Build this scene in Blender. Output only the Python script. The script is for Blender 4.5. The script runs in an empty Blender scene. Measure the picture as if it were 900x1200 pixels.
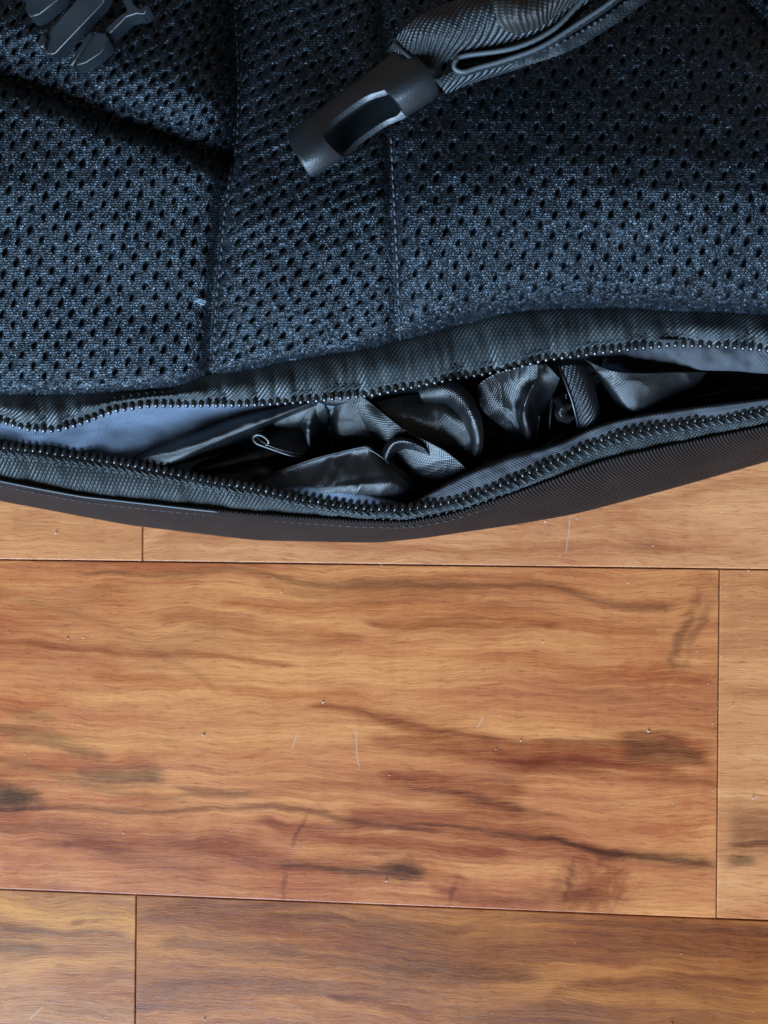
import bpy, bmesh, math, random
import numpy as np
from mathutils import Matrix, Vector

random.seed(7); rng = np.random.default_rng(7)
S = bpy.context.scene; C = S.collection
# ------------------------------------------------------------------ camera
F = 965.0; DIST = 0.31; YAW = math.radians(3.9); ROLL = 0.010
cam = bpy.data.cameras.new('camera'); co = bpy.data.objects.new('camera', cam); C.objects.link(co)
R = (Matrix.Rotation(ROLL, 3, 'Z') @ Matrix.Rotation(YAW, 3, 'Y'))
loc = R @ Vector((0, 0, DIST / math.cos(YAW) * math.cos(YAW)))
co.matrix_world = Matrix.Translation(loc) @ R.to_4x4()
cam.sensor_fit = 'HORIZONTAL'; cam.sensor_width = 36.0; cam.lens = 36.0 * F / 900.0
cam.clip_start = 0.01; cam.clip_end = 50
cam.dof.use_dof = True; cam.dof.focus_distance = 0.232; cam.dof.aperture_fstop = 34.0
S.camera = co
RN = np.array(R); LN = np.array(loc)
def W(px, py, z):
    """photo pixel + height above the floor -> world point (arrays allowed)"""
    px = np.asarray(px, float); py = np.asarray(py, float); z = np.asarray(z, float)
    d = np.stack([(px - 450) / F, -(py - 600) / F, -np.ones_like(px + py)], -1) @ RN.T
    t = (z - LN[2]) / d[..., 2]
    return LN + d * t[..., None]
# ------------------------------------------------------------------ light
w = bpy.data.worlds.new('World'); S.world = w; w.use_nodes = True
bg = w.node_tree.nodes['Background']; bg.inputs[0].default_value = (1.0, 0.93, 0.86, 1); bg.inputs[1].default_value = 0.14
def area(name, pos, aim, sx, sy, power, col):
    l = bpy.data.lights.new(name, 'AREA'); l.shape = 'RECTANGLE'; l.size = sx; l.size_y = sy
    l.energy = power; l.color = col
    o = bpy.data.objects.new(name, l); C.objects.link(o); o.location = pos
    o.rotation_euler = (Vector(aim) - Vector(pos)).to_track_quat('-Z', 'Y').to_euler()
    return o
area('window_light', (-0.95, -2.75, 1.12), (0, 0.0, 0.05), 2.9, 2.0, 465, (0.50, 0.73, 1.0))
S.view_settings.view_transform = 'Standard'; S.view_settings.look = 'None'
S.view_settings.exposure = 0.0; S.view_settings.gamma = 1.0
S.render.engine = 'CYCLES'
# ------------------------------------------------------------------ helpers
def lerp_line(pts, x):
    p = np.array(pts, float); return np.interp(x, p[:, 0], p[:, 1])
def smooth_line(pts, n=4000, k=15):
    """smoothed polyline y(x) -> callable"""
    p = np.array(pts, float); xs = np.linspace(p[0, 0], p[-1, 0], n); ys = np.interp(xs, p[:, 0], p[:, 1])
    kk = int(n * k / (p[-1, 0] - p[0, 0])) | 1; ker = np.hanning(kk + 2)[1:-1]; ker /= ker.sum()
    yp = np.pad(ys, kk // 2, mode='reflect', reflect_type='odd'); ys = np.convolve(yp, ker, 'valid')
    return lambda x: np.interp(x, xs, ys)
def link(name, me, mat=None, parent=None, smooth=True):
    o = bpy.data.objects.new(name, me); C.objects.link(o)
    if mat: me.materials.append(mat)
    if smooth and len(me.polygons): me.polygons.foreach_set('use_smooth', [True] * len(me.polygons))
    if parent: o.parent = parent
    return o
def grid_mesh(name, P, UV=None, attr=None, keep=None):
    """P (n,m,3) grid -> mesh, optional keep mask over quads"""
    n, m = P.shape[:2]; idx = np.arange(n * m).reshape(n, m)
    q = np.stack([idx[:-1, :-1], idx[1:, :-1], idx[1:, 1:], idx[:-1, 1:]], -1).reshape(-1, 4)
    if keep is not None: q = q[keep.reshape(-1)]
    used, inv = np.unique(q, return_inverse=True); q = inv.reshape(-1, 4)
    v = P.reshape(-1, 3)[used]
    me = bpy.data.meshes.new(name); me.vertices.add(len(v)); me.vertices.foreach_set('co', v.astype(np.float32).ravel())
    me.loops.add(q.size); me.loops.foreach_set('vertex_index', q.astype(np.int32).ravel())
    me.polygons.add(len(q)); me.polygons.foreach_set('loop_start', np.arange(0, q.size, 4, dtype=np.int32))
    me.polygons.foreach_set('loop_total', np.full(len(q), 4, np.int32))
    if UV is not None:
        l = me.uv_layers.new(name='UVMap'); l.data.foreach_set('uv', UV.reshape(-1, 2)[used][q.ravel()].astype(np.float32).ravel())
    if attr is not None:
        a = me.attributes.new('hole', 'FLOAT', 'POINT'); a.data.foreach_set('value', attr.reshape(-1)[used].astype(np.float32))
    me.update(); me.validate()
    return me
def cr(P, n):
    """Catmull-Rom resample of points (k,d) to n"""
    P = np.asarray(P, float); k = len(P)
    if k == 2: return P[0] + (P[1] - P[0]) * np.linspace(0, 1, n)[:, None]
    Q = np.vstack([2 * P[0] - P[1], P, 2 * P[-1] - P[-2]])
    t = np.linspace(0, k - 1, n); i = np.minimum(t.astype(int), k - 2); f = (t - i)[:, None]
    p0, p1, p2, p3 = Q[i], Q[i + 1], Q[i + 2], Q[i + 3]
    return 0.5 * (2 * p1 + (p2 - p0) * f + (2 * p0 - 5 * p1 + 4 * p2 - p3) * f ** 2 + (3 * p1 - p0 - 3 * p2 + p3) * f ** 3)
def vnoise(x, y, seed=0):
    """smooth value noise"""
    r = np.random.default_rng(seed).random((64, 64))
    xi = np.floor(x).astype(int); yi = np.floor(y).astype(int); fx = x - xi; fy = y - yi
    fx = fx * fx * (3 - 2 * fx); fy = fy * fy * (3 - 2 * fy)
    a = r[xi % 64, yi % 64]; b = r[(xi + 1) % 64, yi % 64]; c = r[xi % 64, (yi + 1) % 64]; d = r[(xi + 1) % 64, (yi + 1) % 64]
    return (a * (1 - fx) + b * fx) * (1 - fy) + (c * (1 - fx) + d * fx) * fy - 0.5
def loft(name, curves, nu, nv, mat, parent, thick=0.0, wr=0.0, wscale=30, seed=1, rg=0.0, rgang=0.0):
    """curves: lists of (px,py,z_mm); lofted smoothly in both directions"""
    Cs = np.stack([cr(c, nu) for c in curves])                      # (k,nu,3)
    G = np.stack([cr(Cs[:, i], nv) for i in range(nu)])              # (nu,nv,3)
    if wr:
        G[..., 2] += wr * 2 * vnoise(G[..., 0] / wscale + 50, G[..., 1] / wscale + 50, seed) + wr * vnoise(G[..., 0] / wscale * 2.7 + 50, G[..., 1] / wscale * 2.7 + 50, seed + 1)
    if rg:
        an = rgang; a_ = (G[..., 0] * math.cos(an) + G[..., 1] * math.sin(an)); b_ = (-G[..., 0] * math.sin(an) + G[..., 1] * math.cos(an))
        for am, sc, sd in ((1.4, 24, 0), (.35, 10, 5)):
            nn = vnoise(a_ / (sc * 3.2) + 90, b_ / sc + 90, seed + 60 + sd); G[..., 2] += rg * am * (1 - np.minimum(np.abs(nn) * 3.6, 1)) ** 1.6
    P = W(G[..., 0], G[..., 1], G[..., 2] / 1000)
    dv = np.linalg.norm(np.diff(P, axis=1), axis=2).mean(0); v = np.concatenate([[0], np.cumsum(dv)])
    du = np.linalg.norm(np.diff(P, axis=0), axis=2).mean(1); u = np.concatenate([[0], np.cumsum(du)])
    UV = np.stack(np.meshgrid(u, v, indexing='ij'), -1)
    me = grid_mesh(name, P, UV); o = link(name, me, mat, parent)
    if thick:
        s = o.modifiers.new('thickness', 'SOLIDIFY'); s.thickness = thick; s.offset = 0
    return o
def tube(name, pts, r, mat, parent, seg=8, n=None, px=True, taper=False):
    """round cord along (px,py,zmm) points"""
    G = cr(pts, n or len(pts) * 6)
    P = W(G[:, 0], G[:, 1], G[:, 2] / 1000) if px else G
    me = bpy.data.meshes.new(name); T = np.gradient(P, axis=0); T /= np.linalg.norm(T, axis=1)[:, None] + 1e-12
    up = np.array([0.05, 0.1, 1.0]); verts = []; faces = []
    for i, (p, t) in enumerate(zip(P, T)):
        a = np.cross(t, up); a /= np.linalg.norm(a) + 1e-12; b = np.cross(a, t)
        rr = r * (1 if not taper else math.sin(math.pi * (i + .6) / (len(P) + .2)) ** .6)
        for k in range(seg):
            an = 2 * math.pi * k / seg; verts.append(p + rr * (math.cos(an) * a + math.sin(an) * b))
    for i in range(len(P) - 1):
        for k in range(seg):
            faces.append((i * seg + k, i * seg + (k + 1) % seg, (i + 1) * seg + (k + 1) % seg, (i + 1) * seg + k))
    faces.append(tuple(range(seg))[::-1]); faces.append(tuple((len(P) - 1) * seg + k for k in range(seg)))
    me.from_pydata([tuple(v) for v in verts], [], faces); me.update()
    return link(name, me, mat, parent)
def join_meshes(name, mes, mat, parent):
    bm = bmesh.new()
    for m in mes: bm.from_mesh(m)
    me = bpy.data.meshes.new(name); bm.to_mesh(me); bm.free()
    return link(name, me, mat, parent)
def thing(name, label, cat, loc=(0, 0, 0), group=None):
    o = bpy.data.objects.new(name, None); C.objects.link(o); o.location = loc; o.empty_display_size = .01
    o['label'] = label; o['category'] = cat
    if group: o['group'] = group
    return o
# ---- node helper
class NT:
    def __init__(s, name):
        s.m = bpy.data.materials.new(name); s.m.use_nodes = True; s.t = s.m.node_tree
        s.b = s.t.nodes['Principled BSDF']; s.n = s.t.nodes; s.l = s.t.links
    def put(s, sock, v):
        if hasattr(v, 'is_output') or isinstance(v, bpy.types.NodeSocket): s.l.new(v, sock)
        else: sock.default_value = v
    def math(s, op, a, b=0.0, c=None, clamp=False):
        n = s.n.new('ShaderNodeMath'); n.operation = op; n.use_clamp = clamp
        s.put(n.inputs[0], a); s.put(n.inputs[1], b)
        if c is not None: s.put(n.inputs[2], c)
        return n.outputs[0]
    def uv(s):
        n = s.n.new('ShaderNodeTexCoord'); return n.outputs['UV']
    def sep(s, v):
        n = s.n.new('ShaderNodeSeparateXYZ'); s.l.new(v, n.inputs[0]); return n.outputs[0], n.outputs[1], n.outputs[2]
    def comb(s, x, y, z=0.0):
        n = s.n.new('ShaderNodeCombineXYZ'); s.put(n.inputs[0], x); s.put(n.inputs[1], y); s.put(n.inputs[2], z); return n.outputs[0]
    def noise(s, vec, scale, detail=3, rough=.5, dist=0.0):
        n = s.n.new('ShaderNodeTexNoise'); s.l.new(vec, n.inputs['Vector']); n.inputs['Scale'].default_value = scale
        n.inputs['Detail'].default_value = detail; n.inputs['Roughness'].default_value = rough; n.inputs['Distortion'].default_value = dist
        return n.outputs[0]
    def voro(s, vec, scale, rand=1.0):
        n = s.n.new('ShaderNodeTexVoronoi'); s.l.new(vec, n.inputs['Vector']); n.inputs['Scale'].default_value = scale
        n.inputs['Randomness'].default_value = rand; return n.outputs['Distance'], n.outputs['Color']
    def ramp(s, f, stops):
        n = s.n.new('ShaderNodeValToRGB'); s.put(n.inputs[0], f); e = n.color_ramp.elements
        while len(e) < len(stops): e.new(.5)
        for el, (p, c) in zip(e, stops): el.position = p; el.color = (*c, 1) if len(c) == 3 else c
        return n.outputs[0]
    def mix(s, f, a, b, mode='MIX'):
        n = s.n.new('ShaderNodeMix'); n.data_type = 'RGBA'; n.blend_type = mode
        s.put(n.inputs[0], f); s.put(n.inputs[6], (*a, 1) if isinstance(a, tuple) else a); s.put(n.inputs[7], (*b, 1) if isinstance(b, tuple) else b)
        return n.outputs[2]
    def mapr(s, v, a, b, c=0.0, d=1.0, mode='SMOOTHSTEP'):
        n = s.n.new('ShaderNodeMapRange'); n.interpolation_type = mode; s.put(n.inputs[0], v)
        for i, q in enumerate((a, b, c, d)): s.put(n.inputs[i + 1], q)
        return n.outputs[0]
    def curve(s, v, pts):
        n = s.n.new('ShaderNodeFloatCurve'); s.put(n.inputs['Value'], v); cv = n.mapping.curves[0]
        while len(cv.points) < len(pts): cv.points.new(.5, .5)
        for p, (x, y) in zip(cv.points, pts): p.location = (x, y)
        n.mapping.update(); return n.outputs[0]
    def bump(s, h, dist, strength=1.0, normal=None):
        n = s.n.new('ShaderNodeBump'); s.put(n.inputs['Height'], h); n.inputs['Distance'].default_value = dist
        n.inputs['Strength'].default_value = strength
        if normal is not None: s.l.new(normal, n.inputs['Normal'])
        return n.outputs[0]
    def out(s, **k):
        for a, v in k.items():
            sock = s.b.inputs[a.replace('_', ' ')]
            if isinstance(v, tuple) and len(v) == 3: v = (*v, 1)
            s.put(sock, v)
        return s.m
# ------------------------------------------------------------------ fabric materials
def mat_mesh():
    n = NT('black_spacer_mesh_fabric'); u, v, _ = n.sep(n.uv())      # UV in photo-pixel-like units (~0.22 mm)
    nz = n.noise(n.uv(), .09, 2)
    row = n.math('ADD', n.math('MULTIPLY', v, 1 / 2.9), n.math('MULTIPLY', nz, .5))
    par = n.math('MODULO', n.math('FLOOR', row), 2.0)
    k = n.comb(n.math('ADD', n.math('MULTIPLY', u, 1 / 3.1), n.math('MULTIPLY', par, .5)), row)
    d, c = n.voro(k, 1.0, .55)
    cr_, cg, cb = n.sep(c)
    h = n.math('MULTIPLY', n.math('SUBTRACT', 1.0, d), n.math('ADD', .55, n.math('MULTIPLY', cr_, .9)))
    a = n.n.new('ShaderNodeAttribute'); a.attribute_name = 'hole'; hole = a.outputs['Fac']
    fib = n.ramp(n.math('MULTIPLY', cg, n.math('SUBTRACT', 1.25, d)), [(.0, (.001, .0015, .003)), (.5, (.0018, .0024, .0042)), (.80, (.006, .009, .015)), (1, (.10, .13, .17))])  # palest stop paints fibre glints into the base colour
    lo = n.noise(n.uv(), .02, 3); fib = n.mix(n.mapr(lo, .3, .7), fib, n.mix(.5, fib, (.005, .006, .007)))
    col = n.mix(hole, fib, (.004, .004, .005))
    return n.out(Base_Color=col, Roughness=n.math('ADD', .40, n.math('MULTIPLY', cb, .22)), Specular_IOR_Level=n.math('MULTIPLY', n.math('SUBTRACT', 1.0, hole), n.math('ADD', .12, n.math('MULTIPLY', cg, .68))), Specular_Tint=(.72, .88, 1.0),
                 Normal=n.bump(h, .00042, 1.0), Sheen_Weight=.02, Sheen_Roughness=.4, Sheen_Tint=(.6, .75, 1.0))
def mat_weave(name, c1, c2, pu, pv, rough, spec=.5, bump=.0002, wear=0.0, sheen=0.0):
    """plain weave, UV in metres"""
    n = NT(name); u, v, _ = n.sep(n.uv())
    x = n.math('SINE', n.math('MULTIPLY', u, 2 * math.pi / pu)); y = n.math('SINE', n.math('MULTIPLY', v, 2 * math.pi / pv))
    h = n.math('MULTIPLY', n.math('ADD', n.math('MULTIPLY', x, y), 1.0), .5)
    nz = n.noise(n.uv(), 90, 4); fine = n.noise(n.uv(), 1400, 2)
    col = n.mix(n.math('MULTIPLY', h, n.mapr(nz, .25, .75)), c1, c2)
    if wear: col = n.mix(n.mapr(fine, .64, .72, 0, wear), col, (.20, .20, .20))
    hh = n.math('ADD', h, n.math('MULTIPLY', fine, .5))
    return n.out(Base_Color=col, Roughness=rough, Specular_IOR_Level=spec, Normal=n.bump(hh, bump), Sheen_Weight=sheen, Sheen_Roughness=.35)
def mat_twill(name, c1, c2, pitch, ang, rough, bump=.0003, wear=.3, chev=None, spec=.5):
    n = NT(name); u, v, _ = n.sep(n.uv()); nz = n.noise(n.uv(), 200, 3); fine = n.noise(n.uv(), 1800, 2)
    ca, sa = math.cos(ang), math.sin(ang)
    ph = n.math('ADD', n.math('MULTIPLY', u, ca), n.math('MULTIPLY', v, sa))
    if chev:   # herringbone: flip direction every chev metres along v
        tri = n.math('PINGPONG', v, chev); ph = n.math('ADD', n.math('MULTIPLY', u, ca), n.math('MULTIPLY', tri, sa))
    ph = n.math('ADD', n.math('MULTIPLY', ph, 2 * math.pi / pitch), n.math('MULTIPLY', nz, 1.6))
    s1 = n.math('MULTIPLY', n.math('ADD', n.math('SINE', ph), 1.0), .5)
    cross = n.math('ADD', n.math('MULTIPLY', n.math('SINE', n.math('MULTIPLY', n.math('SUBTRACT', n.math('MULTIPLY', u, sa), n.math('MULTIPLY', v, ca)), 2 * math.pi / (pitch * .8))), .14), .86)
    h = n.math('MULTIPLY', s1, cross)
    col = n.mix(h, c1, c2); col = n.mix(n.mapr(n.noise(n.uv(), 60, 4), .35, .7, 0, .5), col, tuple(x * .55 for x in c1))
    if wear: col = n.mix(n.mapr(fine, .66, .76, 0, wear), col, (.22, .23, .25))
    return n.out(Base_Color=col, Roughness=rough, Specular_IOR_Level=spec, Normal=n.bump(n.math('ADD', h, n.math('MULTIPLY', fine, .4)), bump))
def mat_plain(name, c, rough, spec=.5, grain=0.0, gscale=900, var=.3, metallic=0.0):
    n = NT(name); tc = n.n.new('ShaderNodeTexCoord').outputs['Object']; nz = n.noise(tc, gscale, 3); lo = n.noise(tc, 70, 4)
    col = n.mix(n.mapr(lo, .3, .7), tuple(x * (1 - var) for x in c), tuple(x * (1 + var) for x in c))
    k = dict(Base_Color=col, Roughness=n.math('ADD', rough - .06, n.math('MULTIPLY', lo, .14)), Specular_IOR_Level=spec, Metallic=metallic)
    if grain: k['Normal'] = n.bump(nz, grain)
    return n.out(**k)
M_mesh = mat_mesh()
M_tape = mat_twill('zipper_tape_herringbone', (.022, .026, .028), (.060, .076, .080), .0010, .75, .45, .00030, .35)
M_tape2 = mat_twill('zipper_tape_herringbone_lower', (.016, .019, .019), (.036, .044, .046), .0010, .62, .5, .00035, .30)
M_side = mat_twill('brown_black_twill', (.006, .0045, .004), (.022, .011, .0085), .0010, -.45, .62, .0005, .22, spec=.16)
M_pipe = mat_twill('piping_fabric', (.008, .010, .012), (.085, .10, .11), .0010, .9, .55, .0005, .4)
M_web = mat_twill('ribbed_webbing', (.006, .007, .008), (.048, .058, .066), .0011, .95, .45, .0006, .2)
M_webdark = mat_twill('webbing_loose_side', (.010, .009, .008), (.035, .033, .028), .0012, .7, .6, .0004, .2)
M_nylon = mat_weave('black_coated_nylon', (.0008, .001, .0012), (.010, .012, .014), .00075, .00075, .34, .66, .00009)
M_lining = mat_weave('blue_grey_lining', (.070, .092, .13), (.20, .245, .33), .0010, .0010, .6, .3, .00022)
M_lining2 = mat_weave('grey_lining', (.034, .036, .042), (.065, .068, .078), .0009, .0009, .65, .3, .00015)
M_dark = mat_plain('black_inner_cloth', (.008, .008, .009), .8, .2)
M_plastic = mat_plain('matte_black_plastic', (.008, .011, .013), .36, .60, .00006, 2200)
M_prong = mat_plain('matte_blue_black_plastic', (.007, .009, .011), .34, .5, .00002, 3000)
M_tooth = mat_plain('black_nylon_coil', (.010, .010, .010), .22, .8)
M_stitch = mat_plain('grey_black_thread', (.045, .052, .058), .5, .5, .0001, 4000)
M_thread = mat_plain('black_thread', (.02, .022, .026), .5, .5, .0001, 4000)
# ------------------------------------------------------------------ floor of planks
A0 = W(0, 653, 0.); A1 = W(900, 664.5, 0.); B0 = W(0, 1042, 0.); B1 = W(900, 1079, 0.)
ex = (A1 - A0) + (B1 - B0); ex[2] = 0; ex /= np.linalg.norm(ex); ey = np.array([-ex[1], ex[0], 0.])
O = W(450, 661.5, 0.)
PW = abs(np.dot(W(450, 1060.5, 0.) - O, ey))
def fr(px, py):
    p = W(px, py, 0.) - O; return float(p @ ex), float(p @ ey)
def wood(name, seed, tones, streaks=(), knots=(), dark=1.0, figure=1.0, scr=()):
    """tones: 4 linear colours light->dark. streaks: (points[(px,py,halfwidth px)], colour, strength)"""
    tones = [tuple(c * k * dark for c, k in zip(t, (1.40, 1.01, .72))) for t in tones]
    n = NT(name); a0, b0, _ = n.sep(n.uv())      # metres
    pos = n.comb(n.math('ADD', a0, seed * 1.37), n.math('MULTIPLY', b0, 1.0), seed * .73)
    st = n.comb(n.math('MULTIPLY', n.math('ADD', a0, seed * 1.37), 1.0), n.math('MULTIPLY', b0, 7.0), seed * .73)
    warp = n.noise(pos, 14, 3, .55); w2 = n.noise(st, 11, 4, .6); w3 = n.noise(n.comb(n.math('MULTIPLY', a0, 1.0), n.math('MULTIPLY', b0, 3.0), seed), 34, 3, .6)
    b = n.math('ADD', b0, n.math('ADD', n.math('MULTIPLY', n.math('SUBTRACT', warp, .5), .012), n.math('ADD', n.math('MULTIPLY', n.math('SUBTRACT', w3, .5), .0026), n.math('MULTIPLY', n.math('SUBTRACT', n.noise(pos, 190, 4, .65), .5), .0012))))
    a = n.math('ADD', a0, n.math('MULTIPLY', n.math('SUBTRACT', w2, .5), .010))
    P1 = n.comb(n.math('MULTIPLY', n.math('ADD', a, seed), 1.0), n.math('MULTIPLY', b, 8.0), seed * .31)
    big = n.noise(P1, 5.5 * figure, 5, .58, .6)
    Pf = n.comb(n.math('MULTIPLY', n.math('ADD', a0, seed), 1.0), n.math('MULTIPLY', b, 22.0), seed * .11)
    mid = n.noise(Pf, 22, 5, .62, .3)
    Pg = n.comb(n.math('MULTIPLY', a0, 1.0), n.math('MULTIPLY', b, 26.0), seed * .5)
    fine = n.noise(Pg, 95, 4, .7)
    pr = n.noise(n.comb(n.math('MULTIPLY', a0, 1.0), n.math('MULTIPLY', b, 9.0), 2.0), 150, 4, .7)
    f = n.math('ADD', n.math('MULTIPLY', big, .56), n.math('ADD', n.math('MULTIPLY', mid, .30), n.math('MULTIPLY', fine, .14)))
    col = n.ramp(f, [(.36, tones[0]), (.46, tones[1]), (.55, tones[2]), (.68, tones[3])])
    col = n.mix(n.mapr(fine, .45, .75, 0, .40), col, n.mix(1.0, col, (.62, .50, .42), 'MULTIPLY'))
    col = n.mix(n.mapr(pr, .54, .68, 0, .6), col, n.mix(1.0, col, (.48, .34, .27), 'MULTIPLY'))
    patch = n.noise(n.comb(n.math('MULTIPLY', a, 1.0), n.math('MULTIPLY', b, 3.2), seed * 2.1), 16, 5, .6, .8)
    col = n.mix(n.mapr(patch, .52, .70, 0, .55), col, n.mix(1.0, col, (.72, .46, .37), 'MULTIPLY'))
    patch2 = n.noise(n.comb(n.math('MULTIPLY', a, 1.0), n.math('MULTIPLY', b, 4.5), seed * 3.7), 21, 5, .65, .6)
    col = n.mix(n.mapr(patch2, .55, .72, 0, .5), col, n.mix(1.0, col, (.70, .72, .72), 'MULTIPLY'))
    hair = n.noise(n.comb(n.math('MULTIPLY', a, 1.0), n.math('MULTIPLY', b, 26.0), seed * 1.9), 62, 8, .80)
    col = n.mix(n.mapr(hair, .52, .70, 0, .75), col, n.mix(1.0, col, (.52, .37, .31), 'MULTIPLY'))
    # cross-grain shimmer figure
    fig = n.noise(n.comb(n.math('MULTIPLY', a0, 6.0), n.math('MULTIPLY', b0, .8), seed), 26, 3, .6)
    col = n.mix(n.mapr(fig, .5, .72, 0, .22), col, n.mix(1.0, col, (.72, .64, .58), 'MULTIPLY'))
    for pts, c, strength in streaks:
        q = [(*fr(x, y), hw * .00040) for x, y, hw in pts]; q.sort()
        amin, amax = q[0][0], q[-1][0]; bs = [t[1] for t in q]; bmin, bmax = min(bs) - .001, max(bs) + .001; wm = max(t[2] for t in q)
        t = n.mapr(a, amin, amax, 0, 1, 'LINEAR')
        cc = n.curve(t, [((x - amin) / (amax - amin), (y - bmin) / (bmax - bmin)) for x, y, _ in q])
        cc = n.math('ADD', n.math('MULTIPLY', cc, bmax - bmin), bmin)
        ww = n.math('MULTIPLY', n.curve(t, [((x - amin) / (amax - amin), k / wm) for x, y, k in q]), wm)
        ww = n.math('MULTIPLY', ww, n.math('ADD', .35, n.math('MULTIPLY', mid, 1.3)))
        d = n.math('DIVIDE', n.math('ABSOLUTE', n.math('SUBTRACT', b, cc)), n.math('ADD', ww, .00002))
        m = n.mapr(n.math('ADD', d, n.math('ADD', n.math('MULTIPLY', n.math('SUBTRACT', hair, .5), 3.4), n.math('MULTIPLY', n.math('SUBTRACT', patch, .5), 2.6))), .0, 1.9, 1, 0)
        ends = n.math('MULTIPLY', n.mapr(a, amin - .002, amin + .006, 0, 1), n.mapr(a, amax - .006, amax + .002, 1, 0))
        m = n.math('MULTIPLY', n.math('MULTIPLY', m, ends), n.math('MULTIPLY', n.mapr(fine, .25, .55, .55, 1), strength))
        col = n.mix(m, col, n.mix(1.0, col, c, 'MULTIPLY'))
    for (x, y, rx, ry, sh), c, strength in knots:
        ka, kb = fr(x, y); rx *= .00032; ry *= .00032
        da = n.math('SUBTRACT', n.math('ADD', a, n.math('MULTIPLY', n.math('SUBTRACT', b, kb), sh)), ka); db = n.math('SUBTRACT', b, kb)
        d = n.math('SQRT', n.math('ADD', n.math('POWER', n.math('DIVIDE', da, rx), 2.0), n.math('POWER', n.math('DIVIDE', db, ry), 2.0)))
        kn = n.noise(n.comb(n.math('MULTIPLY', a, 2.0), n.math('MULTIPLY', b, 2.0), seed), 110, 4, .65)
        m = n.math('MULTIPLY', n.mapr(n.math('ADD', d, n.math('ADD', n.math('MULTIPLY', n.math('SUBTRACT', kn, .5), 2.0), n.math('MULTIPLY', n.math('SUBTRACT', hair, .5), 2.0))), .1, 1.5, 1, 0), strength)
        col = n.mix(m, col, n.mix(1.0, col, c, 'MULTIPLY'))
    for pts in scr:   # pale scratches in the varnish
        q = [fr(*p) for p in pts]
        (xa, ya), (xb, yb) = q[0], q[-1]; L = math.hypot(xb - xa, yb - ya); ux, uy = (xb - xa) / L, (yb - ya) / L
        al = n.math('ADD', n.math('MULTIPLY', n.math('SUBTRACT', a0, xa), ux), n.math('MULTIPLY', n.math('SUBTRACT', b0, ya), uy))
        ac = n.math('ABSOLUTE', n.math('ADD', n.math('SUBTRACT', n.math('MULTIPLY', n.math('SUBTRACT', a0, xa), uy), n.math('MULTIPLY', n.math('SUBTRACT', b0, ya), ux)), n.math('MULTIPLY', n.math('SUBTRACT', w3, .5), .002)))
        m = n.math('MULTIPLY', n.mapr(ac, .00008, .00034, .45, 0), n.math('MULTIPLY', n.mapr(al, 0, L * .2, 0, 1), n.mapr(al, L * .8, L, 1, 0)))
        col = n.mix(m, col, (.62, .50, .40))
    # general dust film: pale flecks
    dst = n.noise(n.comb(a0, b0, 3.3), 900, 2, .5)
    hgt = n.math('ADD', n.math('MULTIPLY', fine, .6), n.math('MULTIPLY', n.noise(pos, 40, 3), 1.5))
    rg = n.math('ADD', .26, n.math('ADD', n.math('MULTIPLY', n.noise(pos, 30, 4), .16), n.math('MULTIPLY', n.mapr(dst, .6, .7), .15)))
    return n.out(Base_Color=col, Roughness=rg, Specular_IOR_Level=.30, Normal=n.bump(hgt, .00022, .7), Coat_Weight=.05, Coat_Roughness=.22)
GREY = (.30, .34, .36); RED = (.50, .30, .24); DK = (.28, .20, .18); GRN = (.42, .47, .42)
TAN = [(.60, .33, .150), (.50, .245, .112), (.40, .165, .078), (.24, .088, .045)]
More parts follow.
